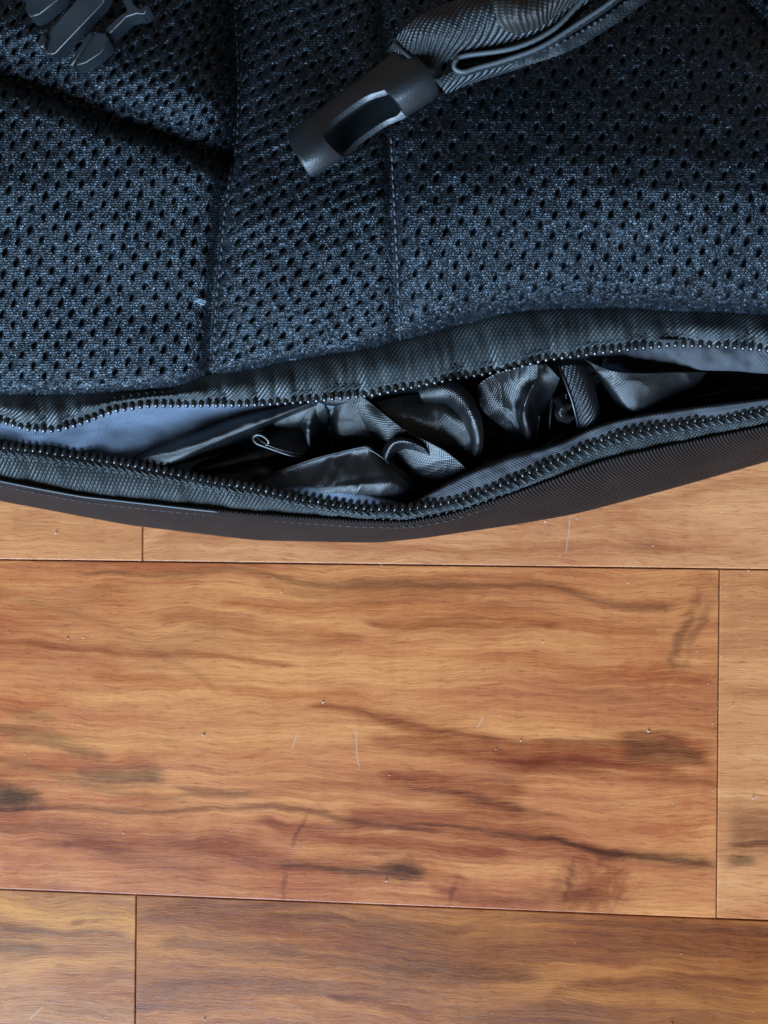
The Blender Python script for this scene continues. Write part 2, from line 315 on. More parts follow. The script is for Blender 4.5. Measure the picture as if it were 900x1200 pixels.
main_st = [
 ([(430, 868, 3), (520, 880, 6), (600, 893, 5), (700, 896, 5), (800, 905, 4)], RED, .8),
 ([(440, 905, 3), (500, 915, 8), (560, 925, 8), (620, 930, 3)], RED, .8),
 ([(470, 918, 1), (530, 930, 3), (590, 944, 3), (660, 958, 2)], DK, .6),
 ([(300, 962, 3), (400, 985, 8), (500, 995, 8), (600, 1000, 6)], RED, .8),
 ([(500, 1035, 4), (570, 1050, 9), (640, 1050, 9), (700, 1045, 4)], RED, .8),
 ([(-20, 890, 3), (60, 905, 6), (140, 930, 5), (220, 940, 3)], GRN, .6),
 ([(-20, 965, 4), (60, 975, 6), (160, 1005, 7), (260, 1030, 4)], (.72, .60, .52), .7),
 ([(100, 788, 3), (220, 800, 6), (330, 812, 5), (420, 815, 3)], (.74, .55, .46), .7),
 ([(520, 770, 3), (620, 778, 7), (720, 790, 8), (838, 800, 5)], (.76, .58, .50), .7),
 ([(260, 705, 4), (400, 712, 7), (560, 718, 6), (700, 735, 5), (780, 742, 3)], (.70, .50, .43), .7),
 ([(-60, 948, 5), (0, 949, 4), (100, 950, 3), (165, 952, 3.5), (270, 951, 3), (345, 950, 4), (400, 961, 3.5), (460, 971, 3), (520, 975, 2)], DK, .8),
 ([(-40, 925, 10), (0, 930, 15), (35, 938, 11), (60, 944, 3)], GREY, .95),
 ([(85, 902, 2), (120, 908, 8), (160, 911, 9), (200, 912, 2)], GREY, .8),
 ([(-40, 852, 4), (0, 858, 7), (50, 868, 9), (90, 880, 8), (130, 886, 2)], GRN, .75),
 ([(-20, 835, 4), (30, 838, 5), (70, 846, 2)], GRN, .6),
 ([(60, 995, 3), (150, 988, 6), (240, 994, 8), (300, 1006, 12), (360, 1018, 11), (430, 1024, 10), (490, 1024, 5), (560, 1030, 2)], RED, .85),
 ([(325, 1013, 2), (350, 1016, 4), (380, 1020, 4), (420, 1024, 4), (470, 1022, 6), (500, 1026, 2)], GREY, .9),
 ([(215, 928, 3), (300, 930, 7), (400, 922, 8), (500, 930, 7), (560, 942, 7), (620, 952, 2)], RED, .6),
 ([(200, 922, 2), (240, 930, 5), (300, 932, 3)], GREY, .5),
 ([(360, 828, 2), (400, 831, 4), (440, 838, 6), (500, 858, 9), (560, 872, 11), (620, 884, 12), (690, 884, 12), (760, 878, 14), (838, 892, 12)], RED, .85),
 ([(360, 829, 1), (410, 832, 2), (445, 842, 2.5), (520, 858, 2), (600, 870, 2), (700, 870, 3), (780, 872, 2)], DK, .45),
 ([(725, 874, 2), (760, 878, 11), (790, 882, 10), (838, 900, 3)], GREY, .75),
 ([(400, 955, 2), (470, 962, 12), (540, 968, 11), (620, 978, 12), (680, 990, 8), (740, 1000, 3)], RED, .75),
 ([(480, 966, 1), (640, 980, 2), (700, 995, 3.5), (770, 1000, 5), (815, 1009, 6), (845, 1016, 4)], GREY, .7),
 ([(560, 976, 1), (640, 982, 2), (700, 994, 2), (770, 1001, 2), (840, 1015, 2)], DK, .65),
 ([(80, 666, 1), (200, 672, 3), (240, 670, 4), (285, 668, 2.5), (350, 677, 3), (450, 684, 3.5), (590, 690, 3), (640, 687, 3), (680, 696, 4), (720, 705, 4), (795, 711, 2)], GREY, .6),
 ([(300, 672, 2), (400, 690, 10), (520, 692, 8), (640, 690, 6), (720, 700, 4)], RED, .45),
 ([(420, 724, 2), (470, 731, 4), (560, 735, 5), (660, 736, 2)], RED, .8),
 ([(180, 722, 2), (260, 728, 8), (340, 740, 8), (430, 745, 3)], RED, .5),
 ([(-40, 752, 3), (60, 758, 3), (160, 764, 2.5), (260, 768, 2.5), (350, 779, 2)], RED, .7),
 ([(-40, 690, 6), (100, 722, 5), (260, 815, 3)], GRN, .3),
 ([(570, 905, 3), (700, 908, 4), (840, 922, 3)], RED, .5),
 ([(130, 1035, 2), (300, 1040, 4), (440, 1050, 3), (640, 1055, 4)], RED, .5),
]
main_kn = [((697, 1035, 42, 30, 0.0), (.46, .27, .22), .85), ((475, 1020, 22, 14, 0), (.36, .30, .30), .8),
           ((800, 745, 9, 46, -.35), (.44, .42, .44), .85), ((822, 735, 7, 40, -.45), (.44, .42, .44), .7), ((790, 783, 26, 5, 0), (.55, .45, .42), .6), ((825, 690, 16, 20, 0), (.75, .66, .68), .7),
           ((15, 935, 28, 16, 0), (.36, .40, .40), .85), ((720, 1025, 12, 22, .4), (.7, .6, .55), .6),
           ((665, 1030, 5, 22, -.3), DK, .6), ((530, 1045, 4, 16, -.3), DK, .5), ((335, 1035, 3, 22, -.2), DK, .5), ((352, 975, 3, 24, -.4), DK, .6)]
Mw = {}
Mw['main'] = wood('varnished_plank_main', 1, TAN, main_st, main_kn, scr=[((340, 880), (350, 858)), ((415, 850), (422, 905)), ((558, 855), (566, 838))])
Mw['A0'] = wood('varnished_plank_a', 2.2, [(.62, .37, .21), (.56, .31, .17), (.48, .25, .13), (.38, .18, .095)], figure=.7)  # paler pink tones: the bright floor sheen near the bag, painted into the wood
Mw['A1'] = wood('varnished_plank_b', 3.1, [(.63, .38, .22), (.56, .32, .18), (.48, .25, .14), (.34, .16, .09)],  # same row, also lightened to carry that sheen in its colour
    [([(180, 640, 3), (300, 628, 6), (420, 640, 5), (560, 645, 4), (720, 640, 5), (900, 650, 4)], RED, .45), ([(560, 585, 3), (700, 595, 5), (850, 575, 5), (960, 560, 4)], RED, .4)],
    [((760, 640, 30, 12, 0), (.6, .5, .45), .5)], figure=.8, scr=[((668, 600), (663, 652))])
Mw['B1'] = wood('varnished_plank_c', 4.6, [(.60, .36, .20), (.52, .28, .145), (.45, .225, .115), (.33, .15, .08)],
    [([(846, 972, 14), (870, 972, 17), (910, 970, 15), (960, 968, 10)], (.50, .47, .48), .85), ([(846, 993, 2), (900, 990, 2), (960, 985, 2)], DK, .7),
     ([(846, 1016, 5), (870, 1013, 4), (895, 1015, 1)], GREY, .9), ([(846, 800, 3), (900, 806, 4), (960, 800, 3)], RED, .5)], figure=1.1)
Mw['C0'] = wood('varnished_plank_d', 5.3, [(.62, .35, .11), (.48, .24, .085), (.34, .158, .060), (.20, .087, .038)],
    [([(-40, 1078, 4), (20, 1083, 5), (80, 1090, 4), (155, 1094, 3)], DK, .7), ([(-40, 1098, 5), (10, 1104, 9), (60, 1112, 3)], GREY, .55), ([(60, 1130, 10), (100, 1145, 10), (150, 1140, 6)], RED, .45)],
    [((90, 1078, 12, 4, 0), (.5, .4, .3), .7)], dark=.86, figure=1.2, scr=[((52, 1178), (32, 1196))])
Mw['C1'] = wood('varnished_plank_e', 6.8, [(.64, .305, .090), (.47, .203, .066), (.31, .124, .046), (.14, .056, .029)],
    [([(165, 1075, 8), (300, 1090, 16), (450, 1108, 18), (600, 1120, 16), (750, 1100, 18), (960, 1120, 14)], (.58, .45, .40), .8),
     ([(180, 1108, 4), (300, 1118, 8), (400, 1128, 8), (520, 1135, 6), (640, 1150, 4)], DK, .6), ([(300, 1080, 3), (420, 1082, 6), (560, 1086, 3)], DK, .5),
     ([(640, 1168, 3), (740, 1150, 6), (900, 1150, 8)], RED, .6), ([(380, 1170, 2), (440, 1180, 4), (520, 1195, 4)], RED, .7)], dark=.70, figure=1.3)
Mw['x'] = wood('varnished_plank_f', 8.9, TAN)
floor = bpy.data.objects.new('floor', bpy.data.meshes.new('floor')); C.objects.link(floor); floor['kind'] = 'structure'; floor['label'] = 'reddish brown varnished wooden plank floor'
bm = bmesh.new(); cx = O + ex * 0 ; vs = []
for sx, sy in ((-1, -1), (1, -1), (1, 1), (-1, 1)): vs.append(bm.verts.new(O + ex * sx * 1.3 + ey * sy * 1.0 + np.array([0, 0, -.0028])))
bm.faces.new(vs); bmesh.ops.solidify(bm, geom=bm.faces[:], thickness=.01)
bm.to_mesh(floor.data); bm.free(); floor.data.materials.append(mat_plain('dark_joint_dust', (.035, .018, .010), .8))
def plank(a0, a1, b0, b1, mat, warp=(0, 0, 0, 0), dz=0.0):
    g = .00020; bv = .00030; th = .0022
    bm = bmesh.new(); uvl = bm.loops.layers.uv.new('UVMap'); rings = []
    for ins, z in ((0, -.0027), (0, -bv * 1.0), (bv * .35, -bv * .3), (bv, 0.0)):
        q = [(a0 + g + ins, b0 + g + ins), (a1 - g - ins, b0 + g + ins), (a1 - g - ins, b1 - g - ins), (a0 + g + ins, b1 - g - ins)]
        rings.append([bm.verts.new(tuple(O + ex * x + ey * (y) + np.array([0, 0, z + dz]))) for x, y in q])
    for r0, r1 in zip(rings, rings[1:]):
        for i in range(4): bm.faces.new((r0[i], r0[(i + 1) % 4], r1[(i + 1) % 4], r1[i]))
    bm.faces.new(rings[-1])
    for f in bm.faces:
        for l in f.loops:
            d = np.array(l.vert.co) - O; l[uvl].uv = (d @ ex, d @ ey)
    me = bpy.data.meshes.new('plank'); bm.to_mesh(me); bm.free()
    return link('plank', me, mat, floor, smooth=False)
jA = fr(167, 640)[0]; jB = fr(841.5, 870)[0]; jC = fr(159, 1110)[0]
LP = .62
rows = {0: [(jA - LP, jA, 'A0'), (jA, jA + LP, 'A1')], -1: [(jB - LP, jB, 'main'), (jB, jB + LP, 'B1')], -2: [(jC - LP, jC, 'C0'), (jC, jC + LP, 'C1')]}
for r in (-6, -5, -4, -3, 1, 2, 3, 4, 5, 6, 7):
    o = -.9 + (r * .37) % .5; rows[r] = [(o + i * LP, o + (i + 1) * LP, 'x') for i in range(3)]
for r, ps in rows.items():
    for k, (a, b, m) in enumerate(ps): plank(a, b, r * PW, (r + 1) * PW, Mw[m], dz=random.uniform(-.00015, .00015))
# dust and crumbs lying on the boards
bm = bmesh.new()
for i in range(230):
    px, py = rng.uniform(-60, 960), rng.uniform(560, 1260)
    s = rng.choice([.00016, .00024, .00034, .00055], p=[.55, .28, .13, .04]); p = W(px, py, .0003)
    vsx = [bm.verts.new(tuple(p + s * rng.uniform(.5, 1.2) * np.array([math.cos(t) * rng.uniform(.6, 1.4), math.sin(t), 0]))) for t in np.linspace(0, 5.0, 5)]
    top = bm.verts.new(tuple(p + np.array([0, 0, s * .8])))
    for j in range(5): bm.faces.new((vsx[j], vsx[(j + 1) % 5], top))
me = bpy.data.meshes.new('dust'); bm.to_mesh(me); bm.free()
d = link('dust', me, mat_plain('pale_dust', (.60, .55, .48), .8), None, smooth=False); d['kind'] = 'stuff'; d['label'] = 'pale dust specks scattered on the wooden floor'; d['category'] = 'dust'

# ------------------------------------------------------------------ backpack outlines (photo pixels)
padb = smooth_line([(-600, 440), (-150, 462), (0, 467), (120, 465), (200, 456), (240, 447), (300, 434), (400, 418), (480, 402), (530, 387), (590, 373), (650, 367), (750, 366), (900, 374), (1100, 390), (1500, 440)], k=40)
uteeth = smooth_line([(-600, 430), (-150, 470), (0, 490), (33, 500), (60, 502), (83, 497), (133, 478), (173, 472), (300, 471), (362, 467), (440, 459), (493, 448), (600, 429), (635, 419), (726, 407), (787, 401), (840, 402), (900, 407), (1100, 430), (1500, 480)], k=30)
lteeth = smooth_line([(-600, 480), (-150, 505), (0, 522), (43, 527), (100, 535), (150, 543), (200, 553), (250, 563), (300, 571), (351, 583), (422, 594), (465, 596), (511, 590), (547, 581), (600, 562), (635, 545), (711, 511), (771, 498), (824, 490), (900, 477), (1100, 448), (1500, 485)], k=30)
lseam = smooth_line([(-600, 500), (-150, 538), (0, 563), (100, 582), (150, 588), (300, 603), (422, 611), (479, 612), (529, 603), (598, 581), (711, 540), (787, 523), (900, 500), (1100, 465), (1500, 505)], k=40)
silh = smooth_line([(-600, 470), (-150, 552), (0, 585), (150, 613), (300, 631), (440, 634), (493, 629), (600, 613), (673, 600), (787, 570), (900, 538), (1100, 485), (1500, 380)], k=60)
seams = {'left_centre': [(272, -700), (272, 0), (277, 100), (275, 170), (268, 200), (260, 250), (256, 300), (250, 360), (247, 430), (246, 470)],
         'right_centre': [(436, -700), (446, 0), (452, 100), (456, 200), (461, 300), (465, 400), (465, 430)],
         'cross': [(-600, -130), (-150, 45), (0, 92), (67, 114), (133, 143), (200, 163), (266, 190)],
         'right_edge': [(820, -700), (850, -60), (872, 0), (905, 38), (980, 90), (1500, 160)]}
def dist_poly(X, Y, pts):
    best = np.full(X.shape, 1e9); P = np.array(pts, float)
    for a, b in zip(P, P[1:]):
        d = b - a; L = d @ d; t = np.clip(((X - a[0]) * d[0] + (Y - a[1]) * d[1]) / L, 0, 1)
        best = np.minimum(best, np.hypot(X - a[0] - t * d[0], Y - a[1] - t * d[1]))
    return best
def xs_at(pts, y): p = np.array(pts, float); return np.interp(y, p[:, 1], p[:, 0])
prof_l = [(-40, 68), (0, 73), (6, 79), (14, 82.5), (40, 85), (100, 90), (180, 96.5), (250, 101), (330, 102.5), (420, 100.5), (600, 92), (1200, 80)]
prof_m = [(-40, 68), (0, 73), (6, 79), (14, 83), (40, 86.5), (80, 91.5), (130, 96.5), (175, 98.6), (230, 98.0), (320, 95), (420, 91), (600, 84), (1200, 72)]
prof_r = [(-40, 67), (0, 71), (6, 77.0), (14, 83.5), (26, 88), (38, 91), (70, 95.5), (110, 100.5), (145, 102.6), (180, 102.6), (240, 100), (320, 95), (420, 88), (600, 80), (1200, 70)]
def gauss_interp(d, prof): p = np.array(prof, float); return (np.interp(d - 3, p[:, 0], p[:, 1]) + np.interp(d, p[:, 0], p[:, 1]) + np.interp(d + 3, p[:, 0], p[:, 1])) / 3
def H(X, Y):
    d = padb(X) - Y
    wl = np.clip((300 - X) / 90, 0, 1); wr_ = np.clip((X - 420) / 90, 0, 1); wl = wl * wl * (3 - 2 * wl); wr_ = wr_ * wr_ * (3 - 2 * wr_)
    z = gauss_interp(d, prof_l) * wl + gauss_interp(d, prof_r) * wr_ + gauss_interp(d, prof_m) * (1 - wl - wr_)
    s1 = dist_poly(X, Y, seams['left_centre']); right = X > xs_at(seams['left_centre'], Y)
    z = z - np.where(right, 5.0 * np.exp(-(s1 / 17) ** 1.2), 6.0 * np.exp(-(s1 / 14) ** 1.4))
    s2 = dist_poly(X, Y, seams['right_centre']); z = z - 3.6 * np.exp(-(s2 / 12) ** 1.1)
    s3 = dist_poly(X, Y, seams['cross']); yc = lerp_line(seams['cross'], X); above = Y < yc
    z = z - np.where(X < 275, np.where(above, 6.5 * np.exp(-(s3 / 34) ** 1.3), 6.5 * np.exp(-(s3 / 8) ** 1.3)), 0)
    z = z + np.where((X < 275) & above, 2.6 * np.clip(1 - np.abs(s3 - 60) / 60, 0, 1), 0)
    s4 = dist_poly(X, Y, seams['right_edge']); z = z - 5 * np.exp(-(s4 / 16) ** 1.3)
    z = z + 1.7 * vnoise(X / 95 + 9, Y / 70 + 9, 3) + .8 * vnoise(X / 38 + 9, Y / 33 + 9, 4)
    # far ends of the bag roll down towards the floor (outside the frame)
    z = z - 75 * (np.clip((-260 - X) / 340, 0, 1) ** 2 + np.clip((X - 1160) / 340, 0, 1) ** 2 + np.clip((-420 - Y) / 280, 0, 1) ** 2)
    return np.maximum(z, 2)
def hole_mask(X, Y):
    # staggered lattice of diamond holes; every pad is cut from the cloth at its own angle
    m = np.zeros(X.shape); yc = lerp_line(seams['cross'], X)
    xl = xs_at(seams['left_centre'], Y); xr = xs_at(seams['right_centre'], Y)
    reg = np.where(X < xl, np.where(Y < yc, 0, 1), np.where(X < xr, 2, 3))
    par = {0: (24, 21, -.22, .10), 1: (27.5, 24.5, .05, .12), 2: (28, 22, -.20, .22), 3: (32, 25.5, -.03, .05)}
    for k, (pa, pb, rot, sh) in par.items():
        wob = 5 * vnoise(X / 80 + 20, Y / 80 + 20, 11 + k); wob2 = 5 * vnoise(X / 80 + 20, Y / 80 + 20, 21 + k)
        x = X * math.cos(rot) - Y * math.sin(rot) + wob + sh * Y; y = X * math.sin(rot) + Y * math.cos(rot) + wob2
        best = np.full(X.shape, 9.0)
        for o in (0, .5):
            i = np.round(x / pa + o); j = np.round(y / pb + o)
            jx = ((np.sin(i * 12.9 + j * 78.2 + k) * 43758.5) % 1 - .5) * 1.2; jy = ((np.sin(i * 39.3 + j * 11.1 + k) * 24634.6) % 1 - .5) * 1.2
            sz = 1 + ((np.sin(i * 7.1 + j * 31.7 + k) * 9631.3) % 1 - .5) * .35
            ux = (x - (i - o) * pa - jx) ; uy = (y - (j - o) * pb - jy); ux = ux + .25 * uy
            best = np.minimum(best, (np.abs(ux / 2.55) ** 1.2 + np.abs(uy / 5.0) ** 1.2) / sz)
        v = np.clip((1.35 - best) / .75, 0, 1); m = np.where(reg == k, v * v * (3 - 2 * v), m)
    near = np.minimum(dist_poly(X, Y, seams['left_centre']), dist_poly(X, Y, seams['right_centre']))
    return m * np.clip((near - 4) / 4, 0, 1), reg
gx = np.concatenate([np.arange(-600, -120, 14.), np.arange(-120, 1020, 1.55), np.arange(1020, 1500, 14.)])
# rows follow the lower edge of the panel: t=0 at the edge
gd = np.concatenate([np.arange(-14, 10, 1.3), np.arange(10, 560, 1.7), np.arange(560, 1100, 14.)])
X, D = np.meshgrid(gx, gd, indexing='ij'); Y = padb(X) - D
hm, reg = hole_mask(X, Y); hm = hm * np.clip((D - 12) / 8, 0, 1)
Z = H(X, Y); Z = Z - hm * 1.3
hs = np.roll(hm, -5, axis=1)          # knit bulges on the far rim of every hole
Z = Z + .30 * np.clip(hs - hm, 0, 1) + .22 * np.clip(np.roll(hm, 5, axis=1) - hm, 0, 1)
PP = W(X, Y, Z / 1000); UVp = np.stack([X, Y], -1)
cb = PP.mean((0, 1)); base = np.array([float(cb[0]), float(cb[1]), 0.])
bag = thing('backpack', 'black backpack with perforated mesh back panel lying on the wooden floor, bottom zipper pocket open', 'backpack')
qreg = reg[:-1, :-1]; s4 = (Y < lerp_line(seams['right_edge'], X) - 0) & (X > 820); qreg = np.where((qreg == 3) & s4[:-1, :-1] & (X[:-1, :-1] > xs_at(seams['right_edge'], Y[:-1, :-1])), 4, qreg)
for k in range(5):
    o = link('mesh_panel', grid_mesh('mesh_panel', PP, UVp, hm, qreg == k), M_mesh, bag)
# seam stitches in the valleys
for key, (y0, y1), off in (('left_centre', (-60, 438), 3), ('right_centre', (160, 402), 4)):
    ms = []
    y = y0
    while y < y1:
        x = xs_at(seams[key], y) + off; x2 = xs_at(seams[key], y + 8) + off
        pts = []
        for f in (0, .25, .5, .75, 1):
            xx, yy = x + (x2 - x) * f, y + 8 * f; z = float(H(np.array([xx]), np.array([yy]))[0]); pts.append((xx, yy, z + .55 * math.sin(math.pi * f) - .1))
        t = tube('tmp', pts, .00026, None, None, 6, 7); ms.append(t.data); bpy.data.objects.remove(t)
        y += 10.5
    o = join_meshes('seam_stitching', ms, M_stitch if key == 'right_centre' else M_thread, bag); o['kind'] = 'stuff'
# lint thread caught on the seam
lint = thing('lint', 'tiny pale tuft of lint caught on the seam of the left mesh pad', 'lint', tuple(W(237, 353, .088)))
lm = []
M_lint = mat_plain('pale_lint', (.26, .33, .38), .8)
inv = -np.array(lint.location)
for k in range(9):
    a = rng.uniform(-.5, .5); L = rng.uniform(2.5, 6.5); x0, y0 = 236 + rng.uniform(-4, 4), 353 + rng.uniform(-3, 3)
    hz = float(H(np.array([x0]), np.array([y0]))[0])
    t = tube('tmp', [(x0 - L, y0 + 3 * a - 1, hz + .4), (x0, y0 + rng.uniform(-2, 2), hz + 1.3), (x0 + L * .7, y0 + 5 * a, hz + .6)], .00013, None, None, 5, 8)
    t.data.transform(Matrix.Translation(Vector(inv))); lm.append(t.data); bpy.data.objects.remove(t)
join_meshes('fibre_tuft', lm, M_lint, lint)

# ---- bag shell: zipper tapes, side cloth
ZU, ZL = 76.5, 68.5
def zu(x): return ZU + .9 * np.sin(x / 47.) + .5 * np.sin(x / 19. + 1)
def zl(x): return ZL + .6 * np.sin(x / 61. + 2) + .4 * np.sin(x / 23.)
xx = np.linspace(-560, 1460, 60)
XF = np.concatenate([np.linspace(-560, -120, 24)[:-1], np.linspace(-120, 1020, 620), np.linspace(1020, 1460, 24)[1:]])
def strip(name, rows, mat, parent, nv=14, thick=0.0, ripple=0.0, seed=5, rp=16.):
    """rows: functions x->(py,z) ; strip along the whole bag width"""
    K = []
    for f in rows:
        py, z = f(XF); drop = 62 * (np.clip((-260 - XF) / 340, 0, 1) ** 2 + np.clip((XF - 1160) / 340, 0, 1) ** 2)
        K.append(np.stack([XF, py, np.maximum(z - drop * np.clip(z / 76, 0, 1), 1)], -1))
    K = np.stack(K); G = np.stack([cr(K[:, i], nv) for i in range(len(XF))])
    if ripple:
        env = (np.sin(np.linspace(0, math.pi, nv)) ** .7 * np.clip(np.linspace(-.5, 3, nv), 0, 1))[None]
        G[..., 2] += ripple * env * (2 * vnoise(G[..., 0] / rp + 70, G[..., 1] / 50 + 50 + G[..., 0] / 60, seed) + .8 * vnoise(G[..., 0] / rp * 2.3 + 70, G[..., 1] / 25 + 50, seed + 1))
    P = W(G[..., 0], G[..., 1], G[..., 2] / 1000)
    v = np.concatenate([[0], np.cumsum(np.linalg.norm(np.diff(P, axis=1), axis=2).mean(0))])
    u = np.concatenate([[0], np.cumsum(np.linalg.norm(np.diff(P, axis=0), axis=2).mean(1))])
    o = link(name, grid_mesh(name, P, np.stack(np.meshgrid(u, v, indexing='ij'), -1)), mat, parent)
    if thick: m = o.modifiers.new('thickness', 'SOLIDIFY'); m.thickness = thick; m.offset = 0
    return o
ut = strip('zipper_tape', [lambda x: (padb(x) - 8, zu(x) - 1.5), lambda x: (padb(x) + 5, zu(x) + .2), lambda x: ((padb(x) + uteeth(x)) / 2, zu(x) + 1.3), lambda x: (uteeth(x) - 5, zu(x) + .4), lambda x: (uteeth(x) + 2, zu(x) - .6)],
      M_tape, bag, 18, .0006, 1.0, 5, 13.); ut['label'] = 'upper zipper tape, wider and greyer, below the mesh panels'
lt = strip('zipper_tape', [lambda x: (lteeth(x) - 2, zl(x) - .6), lambda x: (lteeth(x) + 4, zl(x) + .2), lambda x: ((lteeth(x) + lseam(x)) / 2 + 2, zl(x) - .4), lambda x: (lseam(x) - 2, zl(x) - 2.0), lambda x: (lseam(x) + 5, zl(x) - 3.4)],
      M_tape2, bag, 16, .0006, .45, 9); lt['label'] = 'lower zipper tape along the outer edge of the pocket'
strip('side_panel', [lambda x: (lseam(x) - 3, zl(x) - 1.3), lambda x: (lseam(x) + 1, zl(x) - .9), lambda x: (lseam(x) * .72 + silh(x) * .28, zl(x) - 5), lambda x: (lseam(x) * .3 + silh(x) * .7, 52 + 0 * x), lambda x: (silh(x), 40 + 0 * x),
       lambda x: (silh(x) - 1, 28 + 0 * x), lambda x: (silh(x) - 16, 12 + 0 * x), lambda x: (silh(x) - 45, 2.5 + 0 * x), lambda x: (silh(x) - 150, 1.2 + 0 * x)], M_side, bag, 44, .0008, 1.6, 31, 75.)
# edge binding cord between tape and side
G = np.stack([np.linspace(-300, 1200, 260)] * 1, -1)[:, 0]
tube('edge_piping', list(zip(G, lseam(G) + .5 + .5 * np.sin(G / 31.), zl(G) - 1.6 + 1.1 * np.clip((360 - G) / 140, 0, 1))), .00034, M_pipe, bag, 8, 520)
# second row of faint topstitching on the side cloth
ms = []
x = -60.
while x < 960:
    pts = [(x + t, lseam(x + t) + 6.5 + 0 * t, zl(x) - 3.0 - .6 + .5 * math.sin(math.pi * t / 7)) for t in (0, 2.3, 4.7, 7)]
    t = tube('tmp', [(a, float(b), float(c)) for a, b, c in pts], .00018, None, None, 5, 6); ms.append(t.data); bpy.data.objects.remove(t); x += 9.5
o = join_meshes('topstitching', ms, M_thread, bag); o['kind'] = 'stuff'
# stitches holding the coil to the tape: small chevrons
for fn, zf, sgn, par in ((uteeth, zu, -1, ut), (lteeth, zl, 1, lt)):
    ms = []; x = -100.
    while x < 1000:
        y0, z0 = float(fn(x)), float(zf(x))
        for dx, dy in ((0, 0), ):
            p = [(x - 2.5, y0 + sgn * 4.5, z0 + .55), (x + 1.5, y0 + sgn * 8.5, z0 + 1.0), (x + 5.5, y0 + sgn * 11, z0 + .7), (x + 2.5, y0 + sgn * 13.5, z0 + .75)]
            t = tube('tmp', p, .00024, None, None, 5, 7); ms.append(t.data); bpy.data.objects.remove(t)
        x += 9.25
    o = join_meshes('coil_stitching', ms, M_stitch, par); o['kind'] = 'stuff'
# ---- zipper teeth, one object each, sharing one mesh
bm = bmesh.new(); bmesh.ops.create_uvsphere(bm, u_segments=8, v_segments=4, radius=1.0)
for v in bm.verts:
    x, y, z = v.co; bulge = 1 + .22 * (y > .3) - .25 * (y < -.3)
    v.co = (x * .00078 * bulge, y * .00150, z * .00082 * bulge)
tooth_me = bpy.data.meshes.new('zipper_tooth'); bm.to_mesh(tooth_me); bm.free(); tooth_me.materials.append(M_tooth)
tooth_me.polygons.foreach_set('use_smooth', [True] * len(tooth_me.polygons))
def teeth(fn, zf, sgn, par, off, skew):
    xs = np.linspace(-110, 1010, 8000); P = W(xs, fn(xs) + off, (zf(xs) + .35) / 1000)
    L = np.concatenate([[0], np.cumsum(np.linalg.norm(np.diff(P[:, :2], axis=0), axis=1))])
    pitch = 9.3 * (DIST - ZU / 1000) / F; k = 0
    for s in np.arange(0, L[-1], pitch):
        p = np.array([np.interp(s, L, P[:, i]) for i in range(3)]); q = np.array([np.interp(s + .0005, L, P[:, i]) for i in range(3)])
        t = q - p; ang = math.atan2(t[1], t[0]) + skew
        o = bpy.data.objects.new('zipper_tooth', tooth_me); C.objects.link(o); o.parent = par
        o.location = p; o.rotation_euler = (random.uniform(-.15, .15) - .15, random.uniform(-.1, .1), ang + (0 if sgn < 0 else math.pi) + (math.pi if sgn < 0 else 0) + random.uniform(-.05, .05))
        if sgn < 0: o.rotation_euler.z = ang + math.pi + random.uniform(-.05, .05)
        else: o.rotation_euler.z = ang + random.uniform(-.05, .05)
        k += 1
teeth(uteeth, zu, -1, ut, 0.5, .05)
teeth(lteeth, zl, 1, lt, -1.0, -.28)
# ---- pocket lining
depth = lambda x: np.interp(x, [-560, 0, 100, 200, 300, 420, 800, 900, 1000, 1460], [68, 68, 67, 64, 50, 30, 30, 34, 50, 60])
pl = strip('pocket_lining', [lambda x: (uteeth(x) - 8, zu(x) - 1.6), lambda x: (uteeth(x) + 1, zu(x) - 4.5), lambda x: (uteeth(x) * .72 + lteeth(x) * .28, depth(x) * .45 + (zu(x) - 6) * .55), lambda x: (uteeth(x) * .3 + lteeth(x) * .7, depth(x)),
       lambda x: (lteeth(x) * 1.0 + 2, depth(x) * .6 + zl(x) * .4 - 3), lambda x: (lteeth(x) + 8, zl(x) - 2)], M_lining, bag, 40, .0003, 1.7, 17, 44.)
def pz(pts, dz=0): return [(x, y, z + dz) for x, y, z in pts]
o = loft('lining_flap', [[(318, 584, 65.3), (350, 590, 66.3), (400, 598, 66.8), (450, 600, 66.3), (490, 598, 63.3)],
     [(322, 578, 65.8), (350, 577, 68.3), (395, 577, 69.3), (440, 585, 68.3), (480, 596, 64.3)],
     [(325, 574, 64.3), (345, 570, 66.8), (387, 568, 67.8), (424, 573, 66.8), (472, 592, 63.3)],
     [(330, 574, 59.3), (350, 568, 59.3), (390, 565, 59.3), (424, 569, 59.3), (468, 588, 57.3)]], 60, 20, M_lining, bag, .0004, .35, 18, 8)
o['label'] = 'pale blue-grey lining bulging over the lower teeth'
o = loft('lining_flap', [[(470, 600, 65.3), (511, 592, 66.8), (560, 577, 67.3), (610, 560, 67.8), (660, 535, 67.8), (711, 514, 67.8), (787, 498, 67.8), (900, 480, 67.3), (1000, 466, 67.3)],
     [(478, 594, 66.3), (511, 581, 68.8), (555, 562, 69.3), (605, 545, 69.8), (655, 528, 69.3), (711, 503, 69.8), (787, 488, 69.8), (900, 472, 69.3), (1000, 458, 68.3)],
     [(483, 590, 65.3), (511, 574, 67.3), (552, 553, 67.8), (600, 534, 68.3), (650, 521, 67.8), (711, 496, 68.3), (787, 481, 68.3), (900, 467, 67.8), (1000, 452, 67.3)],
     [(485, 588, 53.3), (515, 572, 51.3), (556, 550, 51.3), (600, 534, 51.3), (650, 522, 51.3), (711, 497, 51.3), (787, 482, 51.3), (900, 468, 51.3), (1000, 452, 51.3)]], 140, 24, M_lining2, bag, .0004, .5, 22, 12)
o['label'] = 'dark grey lining edge inside the right half of the lower zipper'
